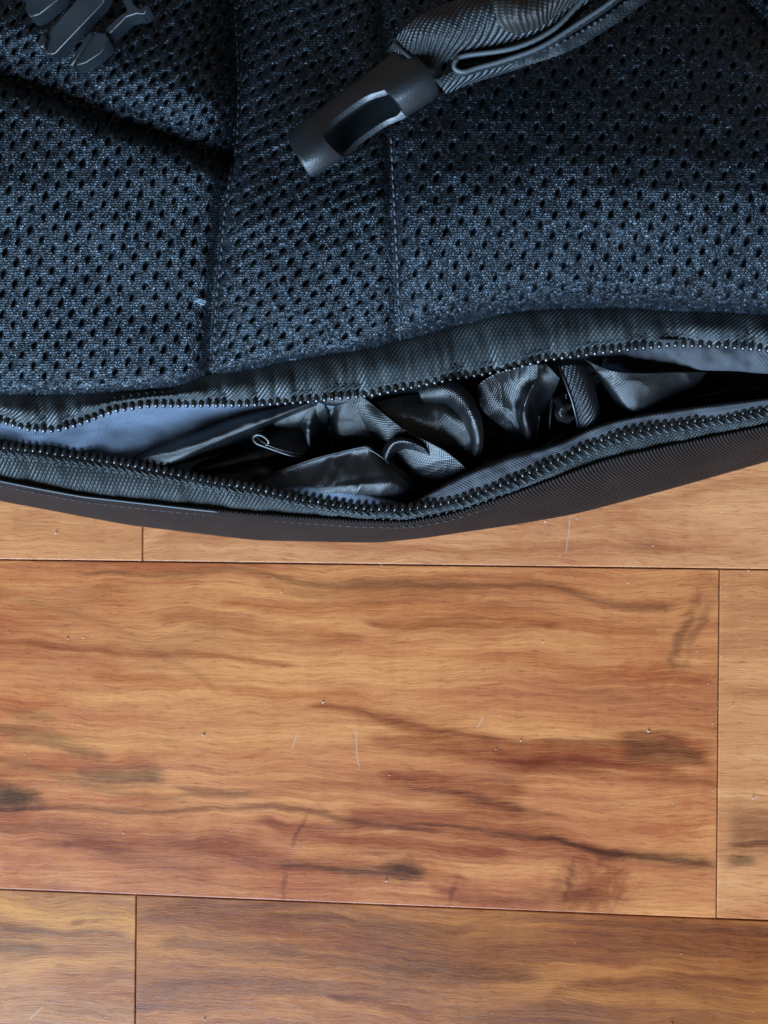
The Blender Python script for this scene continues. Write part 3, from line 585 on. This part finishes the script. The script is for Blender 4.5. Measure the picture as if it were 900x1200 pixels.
o = loft('lining_flap', [[(640, 412, 76), (700, 403, 76.5), (787, 397, 76), (900, 402, 76), (1000, 414, 76)],
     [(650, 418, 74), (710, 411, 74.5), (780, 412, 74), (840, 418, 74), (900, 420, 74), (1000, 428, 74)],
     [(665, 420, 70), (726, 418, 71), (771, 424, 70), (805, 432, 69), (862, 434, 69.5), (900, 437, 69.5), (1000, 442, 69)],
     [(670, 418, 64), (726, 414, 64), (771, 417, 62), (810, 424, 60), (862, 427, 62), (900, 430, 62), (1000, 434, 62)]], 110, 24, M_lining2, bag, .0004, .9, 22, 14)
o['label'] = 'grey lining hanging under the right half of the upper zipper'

# ---- black nylon cover stuffed in the pocket: one crumpled thing made of overlapping folds
ny = thing('nylon_cover', 'crumpled glossy black nylon cover stuffed inside the open zipper pocket', 'rain cover')
def fold(curves, nu=70, nv=36, wr=.5, ws=16, seed=1, mat=None, name='cloth_fold', thick=.00035): return loft(name, curves, nu, nv, mat or M_nylon, ny, thick, wr * .28, ws * 1.3, seed, .50 if mat is None else 0, seed * 1.9)
# base mass
xs = np.linspace(170, 930, 22)
def basez(x, f, s): return 51 + 5 * math.sin(x / 29 + s) + 3 * math.sin(x / 13 + 2 * s) - 6 * (x > 700)
rowsb = []
for f, s in ((-.12, 0), (.12, 1), (.35, 2.1), (.55, 3.3), (.8, 4.1), (1.0, 5)):
    rowsb.append([(x, float(uteeth(x)) * (1 - f) + float(lteeth(x)) * f, basez(x, f, s) - (10 if 0 < f < 1 and x > 720 else 0) + (3 if f > .7 else 0) + ((11 if x > 330 else 0) if f < 0 else (9 if f < .2 and x > 360 else 0))) for x in xs])
fold(rowsb, 240, 80, 2.2, 26, 3)
xq = np.linspace(352, 705, 24)
fold([[(x, float(uteeth(x)) + dy, z + 1.5 * math.sin(x / 17 + dy)) for x in xq] for dy, z in ((-6, 70), (0, 73.5), (9, 69), (20, 60), (34, 52))], 120, 30, .5, 14, 33)
fold([[(318, 492, 68), (345, 478, 69), (380, 470, 70)], [(322, 500, 65), (350, 492, 66), (385, 484, 66)], [(330, 510, 60), (352, 504, 60), (385, 500, 60)]], 30, 20, .3, 12, 34)
# left long rolled strip
fold([[(138, 541, 62), (200, 518, 66), (280, 488, 68), (345, 470, 70), (372, 462, 68)],
      [(148, 543, 65), (205, 526, 70), (280, 496, 72), (350, 474, 73), (380, 466, 70)],
      [(185, 549, 66), (230, 528, 70.5), (280, 507, 72), (335, 485, 73), (372, 472, 71)],
      [(190, 553, 60), (235, 534, 61), (288, 514, 61), (340, 492, 62), (380, 480, 62)],
      [(196, 556, 54), (240, 542, 52), (300, 524, 50), (350, 505, 50), (390, 495, 50)]], 110, 44, .35, 20, 5)
# dark glossy hollow with diagonal sheen below it
fold([[(190, 556, 60), (240, 540, 58), (300, 520, 57), (350, 508, 57)],
      [(200, 560, 58), (250, 548, 61), (300, 536, 61), (352, 524, 60)],
      [(215, 566, 60), (260, 562, 56), (310, 552, 55), (356, 544, 54)],
      [(230, 573, 57), (280, 576, 54), (320, 575, 52), (360, 570, 50)]], 60, 40, .9, 14, 6)
# small curled hem loop
tube('curled_hem', [(356, 536, 64), (340, 533, 66.5), (325, 528, 67.5), (311, 523, 68), (301, 519, 68.5), (297, 513, 69), (301, 509, 69.5), (309, 511, 69.5), (315, 517, 69), (312, 522, 68)], .00055, M_nylon, ny, 8, 80)
fold([[(299, 511, 69), (310, 520, 68.5), (330, 528, 67.5), (357, 534, 64)], [(308, 506, 64), (322, 512, 66), (340, 518, 65), (360, 522, 62)], [(320, 496, 62), (335, 500, 63), (348, 503, 62), (362, 506, 60)], [(330, 486, 60), (345, 488, 60), (360, 490, 60), (370, 492, 60)]], 50, 30, .4, 12, 9)
# centre matte sheet with vertical creases
fold([[(348, 470, 72), (375, 466, 70), (395, 463, 73), (420, 459, 73), (445, 455, 72)],
      [(352, 490, 66), (366, 486, 68), (385, 484, 64), (400, 482, 69), (430, 480, 70)],
      [(355, 512, 60), (362, 508, 66), (386, 506, 58), (398, 505, 66), (440, 508, 67)],
      [(357, 535, 56), (366, 531, 61), (390, 528, 55), (405, 524, 61), (452, 526, 62)],
      [(360, 552, 50), (372, 548, 55), (395, 545, 52), (415, 540, 54), (462, 545, 55)]], 90, 60, .45, 13, 10)
# front tent
fold([[(296, 565, 63), (330, 551, 66), (365, 538, 69), (400, 529, 71), (428, 523, 72.5), (437, 528, 72)],
      [(298, 567, 62.5), (332, 555, 65), (368, 543, 67.5), (404, 534, 69.5), (433, 530, 71), (445, 535, 70)],
      [(312, 578, 62.5), (345, 573, 66.5), (385, 566, 69.5), (418, 559, 71.5), (448, 555, 72), (468, 557, 69)],
      [(330, 584, 61), (360, 581, 66), (396, 576, 69.5), (430, 573, 71.5), (462, 572, 70), (486, 573, 64)],
      [(345, 598, 55), (372, 596, 58), (410, 594, 60), (445, 594, 60), (472, 590, 60), (492, 584, 56)]], 110, 50, 1.2, 24, 11)
fold([[(425, 523, 72.7), (437, 529, 72.2), (452, 540, 70.4), (468, 555, 67.6), (492, 574, 62)],
      [(432, 519, 69), (446, 528, 68), (462, 541, 66), (480, 556, 63), (500, 572, 58)],
      [(438, 520, 60), (456, 530, 59), (474, 544, 58), (492, 558, 56), (508, 570, 54)]], 50, 20, .3, 10, 12)
# long diagonal ridge
fold([[(420, 462, 73), (435, 472, 72), (451, 485, 73), (479, 506, 73.5), (522, 528, 72), (550, 552, 66)],
      [(410, 468, 70), (426, 482, 71), (444, 497, 71.5), (470, 516, 71), (510, 540, 69), (540, 562, 64)],
      [(400, 480, 66), (418, 498, 66), (440, 516, 66), (462, 533, 66), (500, 556, 64), (530, 573, 60)],
      [(396, 496, 60), (412, 514, 60), (432, 530, 60), (458, 548, 59), (492, 568, 58), (515, 582, 55)]], 100, 40, .5, 15, 13)
# little hood on it
fold([[(446, 541, 68), (448, 530, 71), (454, 518, 73.5), (464, 513, 74.5), (478, 514, 74.5), (492, 520, 73)],
      [(452, 544, 69), (455, 532, 72.5), (461, 522, 75), (470, 518, 75.5), (484, 520, 75), (498, 526, 73)],
      [(462, 547, 62), (463, 537, 64), (468, 530, 66), (478, 528, 67), (492, 530, 69), (505, 534, 70)]], 60, 24, .2, 10, 14)
fold([[(463, 540, 62), (470, 532, 64), (490, 528, 68), (515, 532, 70), (548, 551, 65)],
      [(470, 556, 60), (480, 550, 62), (500, 547, 65), (520, 552, 66), (545, 562, 63)],
      [(480, 572, 56), (492, 568, 58), (508, 566, 60), (524, 570, 60), (540, 575, 58)]], 50, 30, .5, 14, 15)
# bright textured slab to the right of ridge
fold([[(438, 470, 70), (462, 466, 69), (490, 462, 68), (520, 470, 69), (545, 480, 70)],
      [(455, 487, 71), (480, 484, 71), (505, 482, 70), (528, 488, 71), (552, 500, 70)],
      [(475, 503, 70), (498, 502, 69.5), (520, 503, 69), (542, 510, 69), (560, 520, 67)],
      [(505, 520, 66), (525, 522, 65), (540, 526, 64), (552, 532, 63), (562, 540, 60)],
      [(535, 540, 58), (545, 544, 57), (555, 546, 56), (562, 550, 55), (568, 555, 53)]], 80, 44, .6, 13, 16)
# curved bright fold over it
fold([[(486, 452, 70), (505, 447, 73), (528, 446, 75), (550, 461, 76), (564, 490, 76), (566, 520, 70), (562, 535, 64)],
      [(490, 458, 72), (508, 455, 75), (526, 456, 77), (543, 468, 78), (555, 492, 77.5), (560, 518, 72), (556, 536, 65)],
      [(494, 468, 71), (508, 467, 73), (523, 468, 74), (536, 478, 74.5), (547, 494, 74), (553, 515, 70), (550, 535, 63)],
      [(500, 476, 64), (512, 477, 65), (522, 480, 65), (532, 487, 65), (541, 498, 65), (546, 515, 62), (545, 532, 58)]], 110, 34, .5, 14, 18)
# hood under the teeth, falling in a V
fold([[(556, 462, 70), (562, 450, 75), (578, 439, 77), (600, 432, 77.5), (622, 427, 77), (640, 426, 76)],
      [(560, 470, 68), (570, 460, 72), (588, 450, 73), (606, 446, 73), (624, 444, 74), (640, 440, 75)],
      [(566, 482, 66), (582, 474, 69), (600, 468, 69), (610, 468, 71), (618, 462, 75), (632, 452, 75)],
      [(580, 494, 63), (594, 488, 66), (606, 488, 67), (610, 487, 72), (616, 484, 74), (628, 472, 70)],
      [(598, 510, 60), (606, 506, 63), (612, 506, 65), (616, 506, 69), (622, 504, 69), (630, 496, 63)],
      [(604, 534, 52), (612, 530, 54), (618, 528, 56), (622, 528, 58), (628, 524, 56), (634, 518, 54)]], 100, 70, .45, 12, 19)
# peak to its right, running up under the coil
fold([[(639, 425, 77), (634, 438, 77), (624, 452, 77), (614, 476, 74.5), (612, 500, 69)],
      [(646, 432, 77.5), (642, 444, 76), (634, 458, 73), (626, 480, 70), (622, 506, 64)],
      [(656, 444, 77), (652, 454, 72), (644, 468, 65), (638, 486, 60), (632, 512, 56)]], 60, 30, .3, 12, 20)
# vertical gathers in the hollow
fold([[(626, 468, 60), (634, 466, 65), (640, 467, 59), (647, 464, 65), (654, 462, 60), (664, 460, 66)],
      [(622, 490, 58), (632, 488, 64), (638, 488, 57), (645, 488, 64), (653, 486, 58), (664, 484, 64)],
      [(618, 515, 55), (628, 514, 62), (636, 513, 55), (644, 510, 61), (653, 508, 55), (666, 504, 60)],
      [(612, 538, 50), (624, 536, 55), (634, 532, 50), (645, 528, 55), (655, 522, 50), (668, 518, 54)]], 90, 40, .4, 9, 21)
# small bright loop
fold([[(648, 470, 69), (652, 476, 73), (650, 484, 73), (654, 492, 71), (666, 496, 68)],
      [(656, 466, 71), (659, 474, 75.5), (657, 484, 75.5), (661, 490, 73.5), (671, 492, 70)],
      [(664, 468, 70), (668, 475, 74), (664, 483, 73), (667, 487, 72), (675, 488, 70)],
      [(666, 474, 62), (670, 478, 66), (668, 483, 66), (670, 486, 66), (676, 486, 64)]], 50, 24, .5, 7, 22)
# triangular sheet on the right
fold([[(684, 420, 74), (700, 428, 75), (722, 435, 76), (755, 437, 75), (790, 436, 73), (828, 436, 69)],
      [(690, 428, 71), (706, 441, 73.5), (728, 449, 74.5), (757, 452, 73.5), (788, 449, 71), (822, 444, 67)],
      [(700, 440, 65), (714, 456, 70), (734, 466, 72), (757, 467, 71), (783, 462, 68), (812, 454, 64)],
      [(708, 455, 60), (722, 470, 66), (738, 480, 69), (755, 480, 68), (776, 475, 64), (802, 464, 60)],
      [(712, 475, 52), (728, 486, 59), (742, 491, 62), (756, 492, 61), (772, 486, 58), (795, 476, 54)]], 100, 50, .55, 18, 23)
# fold to the far right in the dark
fold([[(800, 470, 56), (840, 460, 60), (880, 455, 58), (930, 450, 60)], [(806, 478, 52), (845, 470, 56), (885, 464, 54), (935, 458, 55)], [(815, 486, 45), (850, 480, 46), (890, 474, 45), (940, 466, 45)]], 50, 20, .8, 20, 24)
# woven drawstring band inside
fold([[(654, 430, 75), (662, 446, 75.5), (669, 466, 74), (675, 488, 70), (680, 514, 62)],
      [(663, 428, 77), (672, 445, 77), (679, 465, 75.5), (685, 488, 71), (690, 512, 62)],
      [(675, 428, 77), (684, 445, 76), (690, 465, 74), (696, 487, 69), (699, 508, 60)],
      [(688, 430, 72), (694, 446, 70), (699, 464, 68), (703, 484, 64), (706, 504, 56)]], 70, 26, .25, 12, 25, M_web, 'drawstring_band', .0006)
tube('curled_hem', [(654, 428, 76), (662, 446, 76.3), (669, 466, 75), (675, 488, 71), (680, 514, 63)], .0004, M_nylon, ny, 8, 40)

# ------------------------------------------------------------------ buckle (female half) and webbing
def frame_box(name, c, e1, e2, e3, mat): pass
def to_local(px, py, z): return np.array(W(px, py, z / 1000.))
mA = to_local(352, 182, 108); mB = to_local(495, 81, 111)
L1 = np.linalg.norm(mB - mA); e1 = (mB - mA) / L1
up = np.array([0.0, 0.0, 1.0]); e2 = np.cross(up, e1); e2 /= np.linalg.norm(e2)      # towards upper-left of picture
e3 = np.cross(e1, e2)
ROLLB = math.radians(-33); ce, se = math.cos(ROLLB), math.sin(ROLLB)
f2 = ce * e2 + se * e3; f3 = -se * e2 + ce * e3                                      # rolled: side wall turned to the light
def section(half_w, half_h, r, n=5):
    pts = []
    for cx, cy, a0 in ((half_w - r, half_h - r, 0), (-half_w + r, half_h - r, 90), (-half_w + r, -half_h + r, 180), (half_w - r, -half_h + r, 270)):
        for k in range(n): a = math.radians(a0 + 90 * k / (n - 1)); pts.append((cx + r * math.cos(a), cy + r * math.sin(a)))
    return pts
def tube_solid(name, stations, r, caps=True):
    bm = bmesh.new(); rings = []
    for s, hw, hh, off in stations:
        rings.append([bm.verts.new(tuple(mA + e1 * s + f2 * (y + off) + f3 * z)) for y, z in section(hw, hh, r)])
    m = len(rings[0])
    for a, b in zip(rings, rings[1:]):
        for i in range(m): bm.faces.new((a[i], a[(i + 1) % m], b[(i + 1) % m], b[i]))
    bm.faces.new(rings[0][::-1]); bm.faces.new(rings[-1]); bmesh.ops.recalc_face_normals(bm, faces=bm.faces[:])
    me = bpy.data.meshes.new(name); bm.to_mesh(me); bm.free(); return link(name, me, None, None, False)
mm = .001
outer = tube_solid('buckle', [(-.8 * mm, 6.4 * mm, 3.4 * mm, 0), (0, 6.9 * mm, 3.9 * mm, 0), (.25 * L1, 7.1 * mm, 4.1 * mm, 0), (.6 * L1, 7.6 * mm, 4.2 * mm, 0), (.93 * L1, 8.6 * mm, 4.2 * mm, 0), (L1, 8.3 * mm, 3.8 * mm, 0)], 2.8 * mm)
inner = tube_solid('cut', [(-3 * mm, 5.8 * mm, 2.8 * mm, 0), (.3 * L1, 5.9 * mm, 2.9 * mm, 0), (.74 * L1, 6.2 * mm, 2.8 * mm, 0)], 1.3 * mm)
# side windows: curved cutters running through both plates
def window_cut(side):
    bm = bmesh.new(); pts = []
    for k in range(28):
        a = 2 * math.pi * k / 28; c, s = math.cos(a), math.sin(a)
        pts.append((.44 * L1 + .25 * L1 * (abs(c) ** .7) * (1 if c > 0 else -1), side * (-7.6 * mm) + 5.6 * mm * (abs(s) ** .8) * (1 if s > 0 else -1)))
    pts = [(x + (.9 * mm if k in (0, 1, 2) else 0), y) for k, (x, y) in enumerate(pts)]
    r = [[bm.verts.new(tuple(mA + e1 * (x + sk) + f2 * (y + yo) + f3 * z)) for x, y in pts] for z, sk, yo in ((-8 * mm, 2.5 * mm, -3.2 * mm), (8 * mm, -1 * mm, 1.2 * mm))]
    for i in range(28): bm.faces.new((r[0][i], r[0][(i + 1) % 28], r[1][(i + 1) % 28], r[1][i]))
    bm.faces.new(r[0][::-1]); bm.faces.new(r[1]); bmesh.ops.recalc_face_normals(bm, faces=bm.faces[:])
    me = bpy.data.meshes.new('cut'); bm.to_mesh(me); bm.free(); return link('cut', me, None, None, False)
def boolean(o, cutters, bevel=.0005, name=None, mat=None, parent=None):
    for c in cutters:
        m = o.modifiers.new('b', 'BOOLEAN'); m.object = c; m.operation = 'DIFFERENCE'; m.solver = 'EXACT'
    if bevel:
        m = o.modifiers.new('bev', 'BEVEL'); m.width = bevel; m.segments = 3; m.limit_method = 'ANGLE'; m.angle_limit = math.radians(38); m.harden_normals = False
    bpy.context.view_layer.update(); dg = bpy.context.evaluated_depsgraph_get(); me = bpy.data.meshes.new_from_object(o.evaluated_get(dg))
    o.modifiers.clear(); o.data = me; me.name = o.name
    for c in cutters: bpy.data.objects.remove(c)
    me.materials.clear(); me.materials.append(mat); o.parent = parent
    me.polygons.foreach_set('use_smooth', [True] * len(me.polygons))
    try: me.set_sharp_from_angle(angle=math.radians(40))
    except Exception: pass
    return o
outer.name = 'buckle'
bk = boolean(outer, [inner, window_cut(1)], .00055, 'buckle', M_plastic, bag)
bk['label'] = 'empty female half of the side-release buckle with a curved side window'
# webbing end bar seam at the buckle
def bframe(s, y, z): return mA + e1 * s + f2 * y + f3 * z
# strap coming out of the buckle
def wp(px, py, z): return (px, py, z)
loft('webbing_strap', [[(456, 60, 107), (468, 42, 112), (490, 22, 115), (530, 4, 116), (590, -22, 116), (680, -70, 112), (800, -150, 106)],
      [(464, 68, 110), (480, 52, 114), (505, 34, 118), (545, 20, 119), (605, -4, 119), (700, -56, 114), (820, -136, 108)],
      [(478, 78, 110), (497, 62, 114), (524, 48, 116.5), (566, 38, 117), (628, 14, 117), (716, -40, 113), (836, -124, 107)],
      [(494, 86, 111), (513, 74, 111.5), (538, 64, 112), (582, 54, 112), (642, 30, 112), (728, -26, 109), (850, -112, 104)]], 150, 30, M_web, bag, .0013, .5, 30, 41)
# stitched fold line beside the buckle
tube('bar_tack', [(462, 50, 111.6), (472, 60, 113.6), (486, 72, 113.6), (500, 82, 111.6)], .0005, M_thread, bag, 8, 30)
# darker tail lying behind
loft('webbing_strap', [[(520, 8, 112), (560, -8, 114), (620, -30, 114), (700, -80, 112)], [(545, 20, 114), (585, 4, 119.5), (640, -16, 119.5), (720, -66, 114)],
      [(575, 30, 116), (612, 22, 121), (652, 0, 121), (738, -54, 115)], [(600, 40, 114), (634, 28, 117), (660, 10, 117), (752, -44, 112)]], 80, 24, M_webdark, bag, .0012, .9, 26, 43)['label'] = 'matte loose tail of the webbing'
# folded loop standing on edge
path = cr([(840, -90), (760, -36), (718, 0), (678, 27), (633, 55), (589, 71), (560, 79), (543, 84), (533, 80), (534, 71), (545, 65), (602, 56), (647, 35), (682, 0), (716, -34), (790, -90)], 170)
zt = np.interp(np.arange(170), [0, 60, 85, 100, 170], [111, 113, 114, 114.5, 112])
P = np.stack([np.stack([path[:, 0] + dx, path[:, 1] + dy, zt - dz], -1) for dz, dx, dy in ((0, 0, 0), (4, 1, 1.5), (9, 2, 4), (14, 3, 8))], 1)
Pw = W(P[..., 0], P[..., 1], P[..., 2] / 1000)
u = np.concatenate([[0], np.cumsum(np.linalg.norm(np.diff(Pw[:, 0], axis=0), axis=1))]); v = np.array([0, .004, .009, .015])
lo = link('webbing_loop', grid_mesh('webbing_loop', Pw, np.stack(np.meshgrid(u, v, indexing='ij'), -1)), M_web, bag); m = lo.modifiers.new('t', 'SOLIDIFY'); m.thickness = .0011; m.offset = 0
lo['label'] = 'folded strap standing on its edge beside the buckle'
tube('selvedge', [(float(a), float(b), float(c) + .15) for a, b, c in zip(path[::2, 0], path[::2, 1], zt[::2])], .00052, M_pipe, lo, 8, 340)
# layer below the loop
loft('webbing_strap', [[(508, 92, 108), (540, 80, 108), (580, 72, 107), (630, 60, 106), (700, 24, 104), (800, -50, 102)],
      [(516, 100, 106), (546, 90, 106), (586, 80, 105), (616, 71, 104), (690, 40, 102), (800, -38, 101)],
      [(522, 108, 103), (548, 97, 102), (588, 84, 101), (612, 76, 101), (690, 46, 101), (800, -30, 100)]], 90, 14, M_web, bag, .0012, .4, 20, 44)['label'] = 'lower layer of webbing under the folded loop'

# ------------------------------------------------------------------ male buckle half, upper left
ml = bpy.data.objects.new('buckle_prongs', bpy.data.meshes.new('buckle_prongs')); C.objects.link(ml); ml.parent = bag
ml['label'] = 'male half of the side-release buckle, prongs pointing down-left'; ml.data.materials.append(M_prong)
def prism(name, outline, z0, z1, parent, mat, bevel=.0006, tilt=(.02, -.06)):
    """outline in photo px at height z1, extruded down to z0 (mm)"""
    bm = bmesh.new(); k = len(outline)
    T = [bm.verts.new(tuple(W(x, y, (z1 + tilt[0] * (x - outline[0][0]) + tilt[1] * (y - outline[0][1])) / 1000))) for x, y in outline]
    Bv = [bm.verts.new(v.co + Vector((0, 0, -(z1 - z0) * .6 / 1000))) for v in T]
    bm.faces.new(T); bm.faces.new(Bv[::-1])
    for i in range(k): bm.faces.new((T[i], Bv[i], Bv[(i + 1) % k], T[(i + 1) % k]))
    bmesh.ops.recalc_face_normals(bm, faces=bm.faces[:])
    bmesh.ops.bevel(bm, geom=bm.edges[:], offset=bevel, segments=3, affect='EDGES', clamp_overlap=True)
    me = bpy.data.meshes.new(name); bm.to_mesh(me); bm.free(); o = link(name, me, mat, parent); 
    try: me.set_sharp_from_angle(angle=math.radians(50))
    except Exception: pass
    return o
bz = prism('tmp', [(62, -95), (175, -150), (215, -70), (175, -32), (60, -24), (38, -60)], 104, 117, None, M_prong, .001)
ml.data = bz.data; bpy.data.objects.remove(bz)
prism('centre_prong', [(95, -30), (135, -30), (120, 4), (64, 63), (57, 64), (45, 54), (47, 48), (92, -4)], 109, 115, ml, M_prong, .0003, (.02, -.075))
prism('centre_lip', [(44, 53), (46, 42), (50, 38), (54, 41), (52, 50), (50, 56)], 103, 109.5, ml, M_prong, .0003)
prism('side_prong', [(40, -30), (80, -25), (70, -2), (46, 17), (36, 20), (30, 14), (29, -6)], 108, 115, ml, M_prong, .0003)
prism('side_prong', [(135, -30), (148, -30), (156, 4), (164, 10), (172, 4), (176, 8), (168, 17), (160, 16), (148, 20), (134, 34), (124, 44), (117, 40), (126, 31), (142, 16), (149, 12), (143, -2)], 107, 114, ml, M_prong, .0003)
prism('prong_tip', [(112, 37), (124, 38), (128, 46), (118, 62), (100, 74), (84, 78), (82, 73), (92, 64)], 104, 110.5, ml, M_prong, .0003)
prism('prong_tip', [(104, 37), (108, 38), (90, 68), (84, 77), (80, 74)], 105, 111.5, ml, M_prong, .0003)
